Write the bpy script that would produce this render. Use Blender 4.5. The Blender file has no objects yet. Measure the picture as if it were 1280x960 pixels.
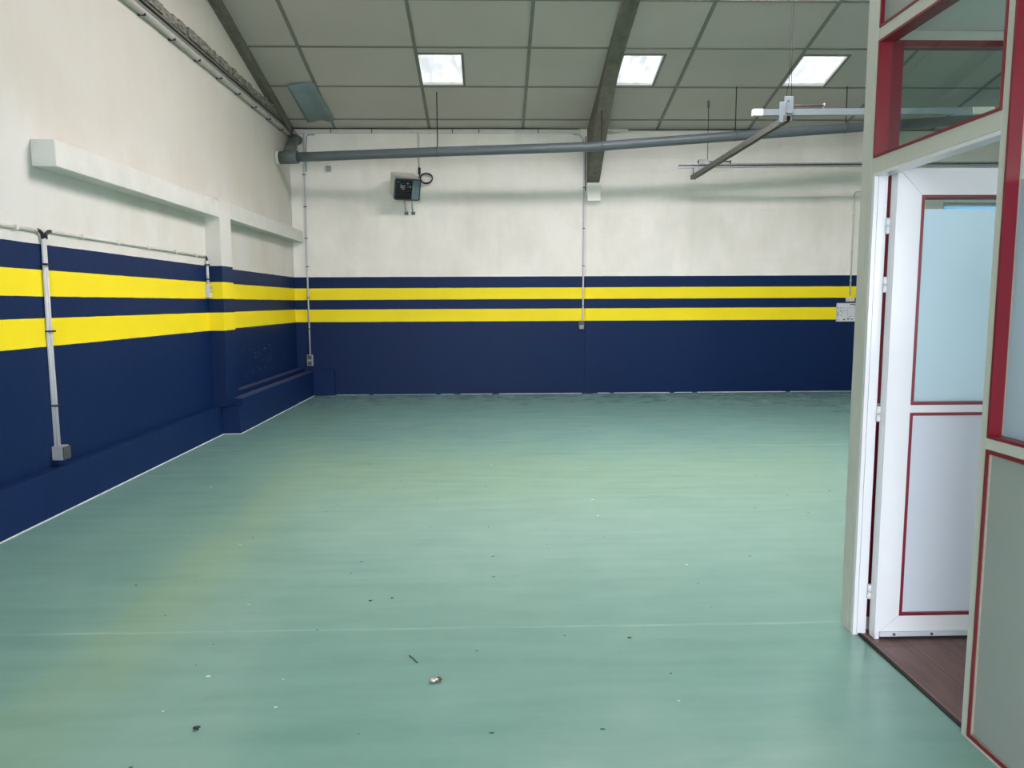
import bpy, bmesh, math, random
from mathutils import Vector, Matrix
random.seed(7)
S = bpy.context.scene
COL = S.collection

# ------------------------------------------------------------------ materials
def lin(c):
    return tuple(((x / 255) / 12.92 if x / 255 <= .04045 else ((x / 255 + .055) / 1.055) ** 2.4) for x in c) + (1,)

def new_mat(name):
    m = bpy.data.materials.new(name); m.use_nodes = True
    return m, m.node_tree, m.node_tree.nodes['Principled BSDF']

def N(nt, typ, **kw):
    n = nt.nodes.new(typ)
    for k, v in kw.items(): setattr(n, k, v)
    return n

def noise(nt, vec, scale, detail=4, rough=.55):
    n = N(nt, 'ShaderNodeTexNoise'); n.inputs['Scale'].default_value = scale
    n.inputs['Detail'].default_value = detail; n.inputs['Roughness'].default_value = rough
    nt.links.new(vec, n.inputs['Vector']); return n.outputs['Fac']

def ramp(nt, fac, stops, interp='LINEAR'):
    r = N(nt, 'ShaderNodeValToRGB'); e = r.color_ramp; e.interpolation = interp
    while len(e.elements) < len(stops): e.elements.new(.5)
    for el, (p, c) in zip(e.elements, stops): el.position = p; el.color = c
    nt.links.new(fac, r.inputs['Fac']); return r.outputs['Color']

def mix(nt, fac, a, b, mode='MIX'):
    n = N(nt, 'ShaderNodeMix', data_type='RGBA', blend_type=mode)
    for s, v in ((n.inputs[0], fac), (n.inputs[6], a), (n.inputs[7], b)):
        if isinstance(v, (int, float)): s.default_value = v
        elif isinstance(v, tuple): s.default_value = v
        else: nt.links.new(v, s)
    return n.outputs[2]

def mathn(nt, op, a, b=None):
    n = N(nt, 'ShaderNodeMath', operation=op)
    for s, v in zip(n.inputs, (a, b)):
        if v is None: continue
        if isinstance(v, (int, float)): s.default_value = v
        else: nt.links.new(v, s)
    return n.outputs[0]

def mapping(nt, vec, scale=(1, 1, 1), loc=(0, 0, 0)):
    n = N(nt, 'ShaderNodeMapping'); n.inputs['Scale'].default_value = scale; n.inputs['Location'].default_value = loc
    nt.links.new(vec, n.inputs['Vector']); return n.outputs[0]

def bump(nt, b, height, strength, dist=.01):
    n = N(nt, 'ShaderNodeBump'); n.inputs['Strength'].default_value = strength; n.inputs['Distance'].default_value = dist
    nt.links.new(height, n.inputs['Height']); nt.links.new(n.outputs[0], b.inputs['Normal'])

def position(nt):
    return N(nt, 'ShaderNodeNewGeometry').outputs['Position']

def simple(name, rgb, rough=.5, metal=0., var=.08, scale=8, bmp=0., spec=.5):
    m, nt, b = new_mat(name)
    p = position(nt); f = noise(nt, p, scale)
    c = lin(rgb); d = tuple(x * (1 - var) for x in c[:3]) + (1,); l = tuple(min(1, x * (1 + var)) for x in c[:3]) + (1,)
    nt.links.new(ramp(nt, f, [(.3, d), (.7, l)]), b.inputs['Base Color'])
    b.inputs['Roughness'].default_value = rough; b.inputs['Metallic'].default_value = metal
    b.inputs['Specular IOR Level'].default_value = spec
    if bmp: bump(nt, b, noise(nt, p, scale * 6), bmp)
    return m

def emit(name, rgb, strength):
    m, nt, b = new_mat(name)
    p = position(nt)
    f = noise(nt, mapping(nt, p, (4, 1.2, 1)), 2.2, 3)
    c = lin(rgb)
    col = ramp(nt, f, [(.36, tuple(x * .46 for x in c[:3]) + (1,)), (.6, c)])
    b.inputs['Base Color'].default_value = (.8, .8, .8, 1)
    nt.links.new(col, b.inputs['Emission Color']); b.inputs['Emission Strength'].default_value = strength
    return m

Z1, Z2, Z3, Z4, Z5 = 1.931, 1.739, 1.561, 1.391, 1.199
NAVY = (9, 37, 81); YELLOW = (252, 230, 36); WHITE = (240, 237, 231)

def wall_paint(name, dirt_dim=.5, blocks=False, chips=False):
    m, nt, b = new_mat(name)
    p = position(nt)
    sep = N(nt, 'ShaderNodeSeparateXYZ'); nt.links.new(p, sep.inputs[0])
    z = mathn(nt, 'DIVIDE', sep.outputs['Z'], 4.)
    # hand-painted edges wander by a couple of millimetres
    wob = mathn(nt, 'MULTIPLY', mathn(nt, 'SUBTRACT', noise(nt, p, 5, 3), .5), .0016)
    z = mathn(nt, 'ADD', z, wob)
    nv, ye = lin(NAVY), lin(YELLOW)
    stripes = ramp(nt, z, [(0, nv), (Z5 / 4, ye), (Z4 / 4, nv), (Z3 / 4, ye), (Z2 / 4, nv)], 'CONSTANT')
    upper = mathn(nt, 'GREATER_THAN', z, Z1 / 4)
    # white emulsion: grubby upper area
    w = lin(WHITE if dirt_dim < .5 else (212, 212, 207))  # left wall's base white is dimmed in colour to offset its over-strong light
    n1 = noise(nt, p, .9, 6, .62); n2 = noise(nt, mapping(nt, p, (1, 1, .35)), 3.1, 5)
    dirty = lin((205, 200, 186))
    white = mix(nt, mathn(nt, 'MULTIPLY', ramp(nt, n1, [(.42, (0, 0, 0, 1)), (.7, (1, 1, 1, 1))]), dirt_dim), w, dirty)
    white = mix(nt, mathn(nt, 'MULTIPLY', ramp(nt, n2, [(.5, (0, 0, 0, 1)), (.75, (1, 1, 1, 1))]), dirt_dim * .6), white, lin((196, 192, 178)))
    # freshly painted zone (up to the ledge) is cleaner than the old paint above
    mr = N(nt, 'ShaderNodeMapRange'); mr.interpolation_type = 'SMOOTHSTEP'
    mr.inputs[1].default_value = 2.35; mr.inputs[2].default_value = 3.25
    nt.links.new(mathn(nt, 'ADD', sep.outputs['Z'], mathn(nt, 'MULTIPLY', mathn(nt, 'SUBTRACT', n1, .5), .9)), mr.inputs[0]); old = mr.outputs[0]
    white = mix(nt, mathn(nt, 'MULTIPLY', old, .9 if dirt_dim > .4 else .0), white, mix(nt, .75, white, lin((196, 193, 182))))
    nvv = mix(nt, noise(nt, p, 2.5, 5), mix(nt, .12, stripes, (0, 0, 0, 1)), stripes)
    col = mix(nt, upper, nvv, white)
    if chips:
        n3 = noise(nt, p, 26, 3, .7)
        msk = mathn(nt, 'GREATER_THAN', n3, .67)
        y = sep.outputs['Y']; zz = sep.outputs['Z']
        for s, op, v in ((y, 'GREATER_THAN', 9.5), (y, 'LESS_THAN', 10.75), (zz, 'GREATER_THAN', .55), (zz, 'LESS_THAN', .95)):
            msk = mathn(nt, 'MULTIPLY', msk, mathn(nt, op, s, v))
        col = mix(nt, msk, col, lin((215, 220, 225)))
    nt.links.new(col, b.inputs['Base Color'])
    rg = mathn(nt, 'ADD', mathn(nt, 'MULTIPLY', upper, .35), .48); nt.links.new(rg, b.inputs['Roughness'])
    b.inputs['Specular IOR Level'].default_value = .2
    h = noise(nt, p, 7, 6, .6)
    if blocks:
        br = N(nt, 'ShaderNodeTexBrick'); br.inputs['Scale'].default_value = 1
        br.inputs['Mortar Size'].default_value = .006; br.inputs['Brick Width'].default_value = .5; br.inputs['Row Height'].default_value = .2
        br.inputs['Mortar Smooth'].default_value = .4
        comb = N(nt, 'ShaderNodeCombineXYZ'); nt.links.new(sep.outputs['X'], comb.inputs[0]); nt.links.new(sep.outputs['Z'], comb.inputs[1])
        nt.links.new(comb.outputs[0], br.inputs['Vector'])
        right = mathn(nt, 'GREATER_THAN', sep.outputs['X'], 1.7)
        h = mathn(nt, 'SUBTRACT', h, mathn(nt, 'MULTIPLY', mathn(nt, 'MULTIPLY', br.outputs['Fac'], .45), right))
    bump(nt, b, h, .35, .008)
    return m

def floor_paint():
    m, nt, b = new_mat('green_floor_paint')
    p = position(nt)
    sep = N(nt, 'ShaderNodeSeparateXYZ'); nt.links.new(p, sep.inputs[0])
    streak = noise(nt, mapping(nt, p, (.7, 5, 1)), 1.6, 7, .6)
    big = noise(nt, p, .55, 4)
    col = ramp(nt, streak, [(.3, lin((106, 147, 138))), (.5, lin((113, 153, 144))), (.7, lin((119, 158, 149)))])
    col = mix(nt, ramp(nt, big, [(.35, (0, 0, 0, 1)), (.7, (.22, .22, .22, 1))]), col, lin((124, 152, 138)))
    n4 = noise(nt, p, 1.7, 6, .68)
    col = mix(nt, ramp(nt, n4, [(.4, (.0, .0, .0, 1)), (.66, (.45, .45, .45, 1))]), col, lin((125, 163, 151)))
    n3 = noise(nt, mapping(nt, p, (1, 2.5, 1)), 5.2, 6, .7)
    col = mix(nt, ramp(nt, n3, [(.6, (0, 0, 0, 1)), (.74, (.1, .1, .1, 1))]), col, lin((96, 128, 118)))
    # worn paint over the slab joints: thin uneven lines across the hall
    jn = noise(nt, mapping(nt, p, (1, 8, 1)), 1.5, 5, .7)
    yw = mathn(nt, 'ADD', sep.outputs['Y'], mathn(nt, 'MULTIPLY', mathn(nt, 'SUBTRACT', noise(nt, p, 1.3, 3), .5), .05))
    for yy, wd, tint in ((3.27, .011, (190, 214, 204)), (5.22, .02, (104, 138, 126)), (7.55, .045, (146, 182, 168)), (9.3, .03, (138, 170, 158))):
        d = mathn(nt, 'ABSOLUTE', mathn(nt, 'SUBTRACT', yw, yy))
        ln = mathn(nt, 'MULTIPLY', mathn(nt, 'LESS_THAN', d, wd), ramp(nt, jn, [(.4, (0, 0, 0, 1)), (.65, (.24, .24, .24, 1))]))
        col = mix(nt, ln, col, lin(tint))
    # chipped specks
    vz = N(nt, 'ShaderNodeTexVoronoi', voronoi_dimensions='2D'); vz.inputs['Scale'].default_value = 2.6
    nt.links.new(mapping(nt, p, (1, 1.6, 1)), vz.inputs['Vector'])
    sc = N(nt, 'ShaderNodeSeparateColor'); nt.links.new(vz.outputs['Color'], sc.inputs[0])
    rad = mathn(nt, 'MULTIPLY', mathn(nt, 'MULTIPLY', sc.outputs[0], sc.outputs[0]), .038)
    sp = mathn(nt, 'LESS_THAN', mathn(nt, 'ADD', vz.outputs['Distance'], mathn(nt, 'MULTIPLY', noise(nt, p, 40, 2), .022)), rad)
    spc = ramp(nt, sc.outputs[1], [(.0, lin((60, 88, 84))), (.75, lin((196, 214, 206)))], 'CONSTANT')
    col = mix(nt, sp, col, spc)
    nt.links.new(col, b.inputs['Base Color'])
    rr = ramp(nt, noise(nt, mapping(nt, p, (1, 3, 1)), 3, 6, .65), [(.35, (.15, .15, .15, 1)), (.7, (.22, .22, .22, 1))])
    nt.links.new(rr, b.inputs['Roughness']); b.inputs['Specular IOR Level'].default_value = .5
    h = mathn(nt, 'ADD', noise(nt, mapping(nt, p, (1, 4, 1)), 6, 8, .6), mathn(nt, 'MULTIPLY', noise(nt, p, 55, 3), .12))
    bump(nt, b, h, .045, .003)
    return m

def wood_floor():
    m, nt, b = new_mat('brown_laminate')
    p = position(nt)
    br = N(nt, 'ShaderNodeTexBrick'); br.inputs['Scale'].default_value = 1
    br.inputs['Brick Width'].default_value = 1.2; br.inputs['Row Height'].default_value = .14; br.inputs['Mortar Size'].default_value = .002
    br.inputs['Color1'].default_value = lin((140, 100, 94)); br.inputs['Color2'].default_value = lin((120, 86, 81)); br.inputs['Mortar'].default_value = lin((70, 54, 52))
    sep = N(nt, 'ShaderNodeSeparateXYZ'); nt.links.new(p, sep.inputs[0])
    c = N(nt, 'ShaderNodeCombineXYZ'); nt.links.new(sep.outputs['Y'], c.inputs[0]); nt.links.new(sep.outputs['X'], c.inputs[1])
    nt.links.new(c.outputs[0], br.inputs['Vector'])
    g = noise(nt, mapping(nt, p, (14, 1.6, 1)), 1.5, 7, .6)
    col = mix(nt, ramp(nt, g, [(.38, (0, 0, 0, 1)), (.68, (.7, .7, .7, 1))]), br.outputs['Color'], lin((84, 62, 60)))
    nt.links.new(col, b.inputs['Base Color']); b.inputs['Roughness'].default_value = .38
    return m

def glass(name, tint=(240, 246, 244)):
    m, nt, b = new_mat(name)
    out = nt.nodes['Material Output']
    t = N(nt, 'ShaderNodeBsdfTransparent'); t.inputs[0].default_value = lin(tint)
    g = N(nt, 'ShaderNodeBsdfGlossy'); g.inputs['Roughness'].default_value = .02
    lw = N(nt, 'ShaderNodeLayerWeight')
    fr = mathn(nt, 'ADD', mathn(nt, 'MULTIPLY', mathn(nt, 'POWER', lw.outputs['Facing'], 5.), .9), .035)
    ms = N(nt, 'ShaderNodeMixShader')
    nt.links.new(fr, ms.inputs[0]); nt.links.new(t.outputs[0], ms.inputs[1]); nt.links.new(g.outputs[0], ms.inputs[2])
    nt.links.new(ms.outputs[0], out.inputs['Surface']); return m

def frosted(name, rgb, tr):
    m, nt, b = new_mat(name)
    out = nt.nodes['Material Output']
    p = position(nt); f = noise(nt, p, 1.2, 3)
    c = lin(rgb); col = ramp(nt, f, [(.3, tuple(x * .95 for x in c[:3]) + (1,)), (.7, c)])
    nt.links.new(col, b.inputs['Base Color']); b.inputs['Roughness'].default_value = .42
    t = N(nt, 'ShaderNodeBsdfTranslucent'); nt.links.new(col, t.inputs[0])
    ms = N(nt, 'ShaderNodeMixShader'); ms.inputs[0].default_value = tr
    nt.links.new(b.outputs[0], ms.inputs[1]); nt.links.new(t.outputs[0], ms.inputs[2])
    nt.links.new(ms.outputs[0], out.inputs['Surface']); return m

def weathered(name, a, bcol, scale=18, rough=.9):
    m, nt, b = new_mat(name)
    p = position(nt); f = noise(nt, mapping(nt, p, (1, .5, 1.5)), scale, 8, .75)
    nt.links.new(ramp(nt, f, [(.35, lin(a)), (.65, lin(bcol))]), b.inputs['Base Color'])
    b.inputs['Roughness'].default_value = rough; bump(nt, b, f, .8, .02)
    return m

M = dict(
    wall_back=wall_paint('striped_wall_paint_blocks', .35, blocks=True),
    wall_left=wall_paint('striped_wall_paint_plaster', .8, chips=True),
    white=simple('white_emulsion', WHITE, .8, var=.03, scale=3, bmp=.1),
    white_dimmed=simple('dimmed_white_emulsion', (208, 209, 203), .85, var=.07, scale=4, bmp=.15),  # ledge white, darkened in colour because the light on it is too strong
    navy=simple('navy_masonry_paint', NAVY, .55, var=.12, scale=4, bmp=.15, spec=.2),
    navytop=simple('dusty_navy_paint', (50, 58, 92), .7, var=.2, scale=9, bmp=.15),
    raw=simple('unpainted_joint', (205, 216, 214), .8, var=.1, scale=30),
    floor=floor_paint(), wood=wood_floor(),
    panel=simple('ceiling_panel', (188, 181, 174), .6, var=.035, scale=1.4),
    grid=simple('ceiling_joint_strip', (118, 119, 112), .5, var=.08, scale=6),
    darkgap=simple('dark_ceiling_gap', (38, 38, 36), .9),
    beam=weathered('stained_concrete', (92, 90, 80), (122, 120, 110), 5, .8),
    rough=weathered('crumbling_mortar', (70, 69, 62), (165, 163, 150), 22),
    pvc=simple('dark_grey_pvc', (92, 101, 106), .36, var=.05, scale=5),
    pvc_dull=simple('weathered_grey_pvc', (88, 96, 94), .6, var=.1, scale=9),
    collar=simple('pale_mastic', (205, 205, 198), .8, var=.15, scale=60, bmp=.4),
    conduit=simple('light_grey_conduit', (196, 198, 202), .45, var=.05, scale=10),
    conduit_old=simple('aged_grey_conduit', (166, 165, 156), .5, var=.1, scale=10), conduit_w=simple('off_white_conduit', (208, 207, 198), .5, var=.06, scale=10),
    black=simple('black_plastic', (22, 22, 23), .45, var=.1),
    box=simple('grey_socket_plastic', (150, 154, 158), .45, var=.05),
    box_old=simple('aged_grey_trunking', (138, 138, 130), .55, var=.1), box_d=simple('dark_grey_socket_plastic', (74, 78, 80), .45, var=.08),
    steel=simple('galvanised_steel', (178, 184, 186), .38, .75, var=.12, scale=14),
    steel_w=simple('white_coated_steel', (128, 141, 147), .4, .3, var=.05, scale=8),
    steel_d=simple('dull_dark_steel', (100, 101, 96), .5, .3, var=.12, scale=10),
    wire=simple('rusty_steel_rod', (74, 52, 46), .6, .3, var=.2, scale=30),
    wire_b=simple('dark_wire', (30, 30, 30), .8, spec=.1),
    frame=simple('pale_grey_frame_lacquer', (192, 195, 187), .45, var=.02, scale=3),
    leaf=simple('glossy_white_pvc', (226, 225, 230), .16, var=.015, scale=3),
    red=simple('dark_red_lacquer', (120, 18, 36), .35, var=.06, scale=5),
    infill=simple('grey_infill_board', (152, 160, 157), .5, var=.03, scale=3),
    infill_w=simple('pale_infill_board', (206, 210, 222), .3, var=.02, scale=2),
    gasket=simple('beige_glazing_bead', (150, 143, 130), .6),
    glass=glass('clear_glass'), frost=frosted('frosted_film', (216, 232, 241), .6), opal=frosted('blue_opal_sheet', (185, 218, 240), .28),
    oceil=simple('office_ceiling_board', (235, 235, 234), .8, var=.02, scale=2),
    heater_w=simple('heater_white_enamel', (218, 217, 208), .4, var=.03),
    heater_b=simple('heater_dark_bezel', (62, 70, 76), .4, var=.06),
    heater_g=simple('heater_grey_strip', (112, 130, 138), .4, var=.05),
    heater_k=simple('heater_black_grille', (18, 19, 22), .4, var=.1),
    paper=simple('printed_sheet', (214, 216, 222), .5, var=.02, scale=10),
    ink=simple('dark_ink', (60, 62, 78), .6), ink_b=simple('blue_ink', (70, 72, 150), .6), ink_g=simple('green_ink', (110, 150, 110), .6), ink_r=simple('pink_ink', (190, 120, 150), .6),
    ivory=simple('ivory_switch_plastic', (220, 214, 196), .4, var=.03),
    bluesheet=simple('blue_grey_sheet', (120, 138, 140), .55, var=.08, scale=4),
    foil=simple('crumpled_foil', (205, 198, 190), .3, .6, var=.3, scale=90),
    rust=simple('brown_scrap', (84, 58, 46), .7, var=.3, scale=60),
    dark=simple('dark_grit', (34, 40, 38), .8, var=.3, scale=60),
    yard=simple('yard_concrete', (150, 148, 142), .9, var=.1, scale=1),
    outer=simple('plain_white_render', (214, 212, 204), .85, var=.04, scale=1),
    sky=emit('skylight_daylight', (243, 244, 255), .57), box_glow=emit('added_box_glow', (255, 245, 247), 25.0),  # second, much stronger glow serves only the added light boxes
)

# ------------------------------------------------------------------ geometry
class MB:
    def __init__(s): s.bm = bmesh.new()
    def box(s, x0, x1, y0, y1, z0, z1, bev=0.):
        vs = [s.bm.verts.new(v) for v in ((x0,y0,z0),(x1,y0,z0),(x1,y1,z0),(x0,y1,z0),(x0,y0,z1),(x1,y0,z1),(x1,y1,z1),(x0,y1,z1))]
        fs = [s.bm.faces.new([vs[i] for i in q]) for q in ((0,3,2,1),(4,5,6,7),(0,1,5,4),(1,2,6,5),(2,3,7,6),(3,0,4,7))]
        if bev:
            es = list({e for f in fs for e in f.edges})
            bmesh.ops.bevel(s.bm, geom=es, offset=bev, segments=2, affect='EDGES', profile=.5)
        return s
    def prism(s, pts, axis, a, b):
        # pts 2D polygon in the two other axes (order: X->(y,z), Y->(x,z), Z->(x,y))
        def v(p, t): return {'X': (t, p[0], p[1]), 'Y': (p[0], t, p[1]), 'Z': (p[0], p[1], t)}[axis]
        A = [s.bm.verts.new(v(p, a)) for p in pts]; B = [s.bm.verts.new(v(p, b)) for p in pts]
        s.bm.faces.new(A); s.bm.faces.new(B[::-1]); n = len(pts)
        for i in range(n): s.bm.faces.new((A[i], B[i], B[(i+1) % n], A[(i+1) % n]))
        bmesh.ops.recalc_face_normals(s.bm, faces=s.bm.faces[:]); return s
    def tube(s, pts, r, n=12, cap=True):
        pts = [Vector(p) for p in pts]; rings = []
        rs = r if isinstance(r, (list, tuple)) else [r] * len(pts)
        ref = None
        for i, p in enumerate(pts):
            d = (pts[min(i+1, len(pts)-1)] - pts[max(i-1, 0)]).normalized()
            if ref is None:
                ref = Vector((0, 0, 1)) if abs(d.z) < .9 else Vector((1, 0, 0))
            u = d.cross(ref).normalized(); w = u.cross(d).normalized(); ref = w
            rings.append([s.bm.verts.new(p + rs[i] * (math.cos(2*math.pi*k/n) * u + math.sin(2*math.pi*k/n) * w)) for k in range(n)])
        for a, b in zip(rings, rings[1:]):
            for k in range(n):
                f = s.bm.faces.new((a[k], a[(k+1) % n], b[(k+1) % n], b[k])); f.smooth = True
        if cap: s.bm.faces.new(rings[0][::-1]); s.bm.faces.new(rings[-1])
        bmesh.ops.recalc_face_normals(s.bm, faces=s.bm.faces[:]); return s
    def build(s, name, mat, parent=None, label=None, xf=None):
        if xf is not None: bmesh.ops.transform(s.bm, matrix=xf, verts=s.bm.verts[:])
        me = bpy.data.meshes.new(name); s.bm.to_mesh(me); s.bm.free()
        o = bpy.data.objects.new(name, me); COL.objects.link(o); me.materials.append(M[mat])
        if parent is not None:
            o.parent = parent
            # parts are modelled in world coordinates; only the Empty roots carry a transform
            if parent.type == 'EMPTY': o.matrix_parent_inverse = Matrix.Translation(parent.location).inverted()
        if label: o['label'] = label
        return o

def tag(o, label, cat, kind=None, group=None):
    o['label'] = label; o['category'] = cat
    if kind: o['kind'] = kind
    if group: o['group'] = group
    return o

def thing(name, loc, label, cat, kind=None, group=None):
    e = bpy.data.objects.new(name, None); e.empty_display_size = .1; e.location = loc; COL.objects.link(e)
    return tag(e, label, cat, kind, group)

def arc(c, r, a0, a1, n, plane='XZ'):
    out = []
    for i in range(n + 1):
        a = math.radians(a0 + (a1 - a0) * i / n)
        out.append((c[0] + r * math.cos(a), c[1], c[2] + r * math.sin(a)) if plane == 'XZ' else (c[0], c[1] + r * math.cos(a), c[2] + r * math.sin(a)))
    return out

XL, YB, YF, XR = -3.21, 12.116, -4.0, 10.0
SL, ZE = .25, 4.27            # roof slope, eaves height
YR = (YB + YF) / 2
def roof(y): return ZE + SL * (YB - y) if y >= YR else ZE + SL * (y - YF)

# ------------------------------------------------------------------ setting: shell
tag(MB().box(XL - .2, XR + .2, YF - .2, YB + .2, -.15, 0).build('floor', 'floor'), 'glossy sea-green painted concrete floor with scuffs and slab joints', 'floor', 'structure')
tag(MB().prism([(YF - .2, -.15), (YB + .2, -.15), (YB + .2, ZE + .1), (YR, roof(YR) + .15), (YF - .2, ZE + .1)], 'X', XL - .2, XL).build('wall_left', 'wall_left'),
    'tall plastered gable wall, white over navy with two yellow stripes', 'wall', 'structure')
# back wall with one window far to the right, behind the office
b = MB(); WX0, WX1, WZ0, WZ1 = 7.42, 9.6, 1.05, 3.11
b.box(XL, WX0, YB, YB + .2, -.15, ZE + .1).box(WX1, XR, YB, YB + .2, -.15, ZE + .1).box(WX0, WX1, YB, YB + .2, -.15, WZ0).box(WX0, WX1, YB, YB + .2, WZ1, ZE + .1)
tag(b.build('wall_back', 'wall_back'), 'long far wall facing the room, white above navy and yellow bands', 'wall', 'structure')
tag(MB().prism([(YF - .2, -.15), (YB + .2, -.15), (YB + .2, ZE + .1), (YR, roof(YR) + .15), (YF - .2, ZE + .1)], 'X', XR, XR + .2).build('wall_right', 'outer'),
    'white gable wall beyond the glazed office', 'wall', 'structure')
DX0, DX1, DZ = -2.4, .6, 3.5
OX0, OX1, OZ0, OZ1 = 2.3, 5.6, .9, 2.55
b = MB()
b.box(XL, DX0, YF - .2, YF, -.15, ZE + .1).box(DX0, DX1, YF - .2, YF, DZ, ZE + .1).box(DX1, OX0, YF - .2, YF, -.15, ZE + .1)
b.box(OX0, OX1, YF - .2, YF, -.15, OZ0).box(OX0, OX1, YF - .2, YF, OZ1, ZE + .1).box(OX1, XR, YF - .2, YF, -.15, ZE + .1)
tag(b.build('wall_front', 'outer'), 'street-side wall with the wide vehicle opening', 'wall', 'structure')
tag(MB().box(-14, 20, -18, YF - .2, -.2, -.02).build('yard', 'yard'), 'grey concrete yard outside the vehicle opening', 'yard', 'structure')
w = thing('window_1', ((WX0 + WX1) / 2, YB + .1, WZ0), 'daylit window in the far wall seen through the office glass', 'window', 'structure')
b = MB(); b.box(WX0, WX0 + .05, YB + .05, YB + .11, WZ0, WZ1).box(WX1 - .05, WX1, YB + .05, YB + .11, WZ0, WZ1)
b.box(WX0 + .05, WX1 - .05, YB + .05, YB + .11, WZ0, WZ0 + .05).box(WX0 + .05, WX1 - .05, YB + .05, YB + .11, WZ1 - .05, WZ1)
b.build('window_frame', 'frame', w); MB().box(WX0 + .05, WX1 - .05, YB + .075, YB + .085, WZ0 + .05, WZ1 - .05).build('pane', 'opal', w)

# ceiling: insulated panels between joint strips, holes left for the skylights
XG = [XL, -2.48, -.98, .51, 1.545, 1.745, 2.67, 4.155, 5.65, 7.15, 8.65, XR]
SKX = [(-.965, -.385), (1.775, 2.31), (4.19, 4.79)]
SKY = [(10.12, 10.85)]
BIG = [(.8, 1.45), (1.95, 2.6), (3.25, 3.9)]; BIGY = (6.0, 8.1)  # unseen glowing boxes added under the ceiling to brighten the hall
YG = [YB - .3 - .925 * i for i in range(0, 8)]
HOLES = [(a, y) for a in SKX for y in SKY]
xs = sorted(set([XL - .1, XR + .1] + [v for p in SKX + BIG for v in p]))
ys = sorted(set([YF - .1, YR, YB + .1] + [v for p in SKY + [BIGY] for v in p]))
b = MB(); T = .07
def cell(b, x0, x1, y0, y1, t0=0, t1=T, zf=None):
    f = roof
    vs = [b.bm.verts.new(v) for v in ((x0,y0,f(y0)+t0),(x1,y0,f(y0)+t0),(x1,y1,f(y1)+t0),(x0,y1,f(y1)+t0),(x0,y0,f(y0)+t1),(x1,y0,f(y0)+t1),(x1,y1,f(y1)+t1),(x0,y1,f(y1)+t1))]
    for q in ((0,3,2,1),(4,5,6,7),(0,1,5,4),(1,2,6,5),(2,3,7,6),(3,0,4,7)): b.bm.faces.new([vs[i] for i in q])
for x0, x1 in zip(xs, xs[1:]):
    for y0, y1 in zip(ys, ys[1:]):
        if any(a[0] <= (x0 + x1) / 2 <= a[1] and y[0] <= (y0 + y1) / 2 <= y[1] for a, y in HOLES): continue
        cell(b, x0, x1, y0, y1)
ceil = tag(b.build('ceiling', 'panel'), 'sloping grey panelled ceiling between dark joint strips', 'ceiling', 'structure')
b = MB()
for x in XG[1:-1]:
    if x in (1.545, 1.745): continue
    cell(b, x - .022, x + .022, YR + .1, YB - .02, -.012, 0)
for y in YG[:-1]:
    if y < YR: break
    prev = XL + .05
    for s0, s1 in (SKX if False else []): pass
    cell(b, XL + .01, XR - .01, y - .014, y + .014, -.009, 0)
for (a0, a1) in SKX[:3]:
    cell(b, a1 + .0, a1 + .03, 10.12, 10.87, -.011, 0)
    cell(b, a0 - .01, a1 + .03, 10.09, 10.12, -.011, 0)
b.build('joint_strip', 'grid', ceil)
skl = ['glowing square skylight nearest the white gable wall', 'glowing skylight just beside the concrete roof beam', 'glowing skylight above the suspended white rail', 'skylight over the far side of the office']
bgl = ['added unseen light box left of the roof beam, near the ridge', 'added unseen light box just right of the roof beam, near the ridge', 'added unseen light box nearest the suspended rails, near the ridge']
for i, ((a0, a1), (y0, y1)) in enumerate(HOLES + [(a, BIGY) for a in BIG]):
    if True:
        j = int(i >= len(SKX)); ym = (y0 + y1) / 2; lab = (skl + bgl)[i]
        t = thing('skylight' if j == 0 else 'added_light_box', ((a0 + a1) / 2, ym, roof(ym)), lab, 'skylight' if j == 0 else 'roof light', None, 'roof skylights' if j == 0 else 'added light boxes')
        b = MB(); cell(b, a0, a1, y0, y1, *((.035, .05) if j == 0 else (-.10, -.0135))); b.build('translucent_sheet', 'sky' if j == 0 else 'box_glow', t)
        if j: continue
        b = MB()
        for q in ((a0, a0 + .008, y0, y1), (a1 - .008, a1, y0, y1), (a0 + .008, a1 - .008, y0, y0 + .008), (a0 + .008, a1 - .008, y1 - .008, y1)): cell(b, *q, 0, .034)
        b.build('frame', 'white', t)

# gable rafter and the main roof beam with its haunched foot
def band(b, pts_low, x0, x1, top=lambda y: roof(y) - .001):
    poly = pts_low + [(y, top(y)) for y, _ in reversed(pts_low)]
    return b.prism(poly, 'X', x0, x1)
b = band(MB(), [(YR, roof(YR) - .15), (YB, ZE - .15)], XL, XL + .085)
tag(b.build('trim_1', 'beam'), 'grey concrete rafter running up the gable wall under the ceiling', 'rafter', 'structure')
b = band(MB(), [(YR, roof(YR) - .08), (8.9, 4.985), (9.6, 4.825), (10.2, 4.675), (10.6, 4.47), (11.05, 4.2), (11.25, 4.075), (11.7, 3.72), (YB, 3.415)], 1.545, 1.745)
rb = tag(b.build('roof_beam', 'beam'), 'stained concrete roof beam with curved foot on the far wall', 'roof beam', 'structure')
MB().box(1.62, 1.68, 11.93, 11.99, 3.545, 3.60).build('bolt_pocket', 'darkgap', rb, 'dark recess near the foot of the beam', )
tag(MB().box(1.535, 1.748, YB - .16, YB, 3.12, 3.405, .006).build('trim_2', 'white'), 'white painted corbel block under the roof beam foot', 'corbel', 'structure')
tag(MB().box(1.53, 1.745, YB - .025, YB, 0, 3.12).build('trim_3', 'wall_back'), 'flat pilaster on the far wall below the roof beam', 'pilaster', 'structure')
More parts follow.
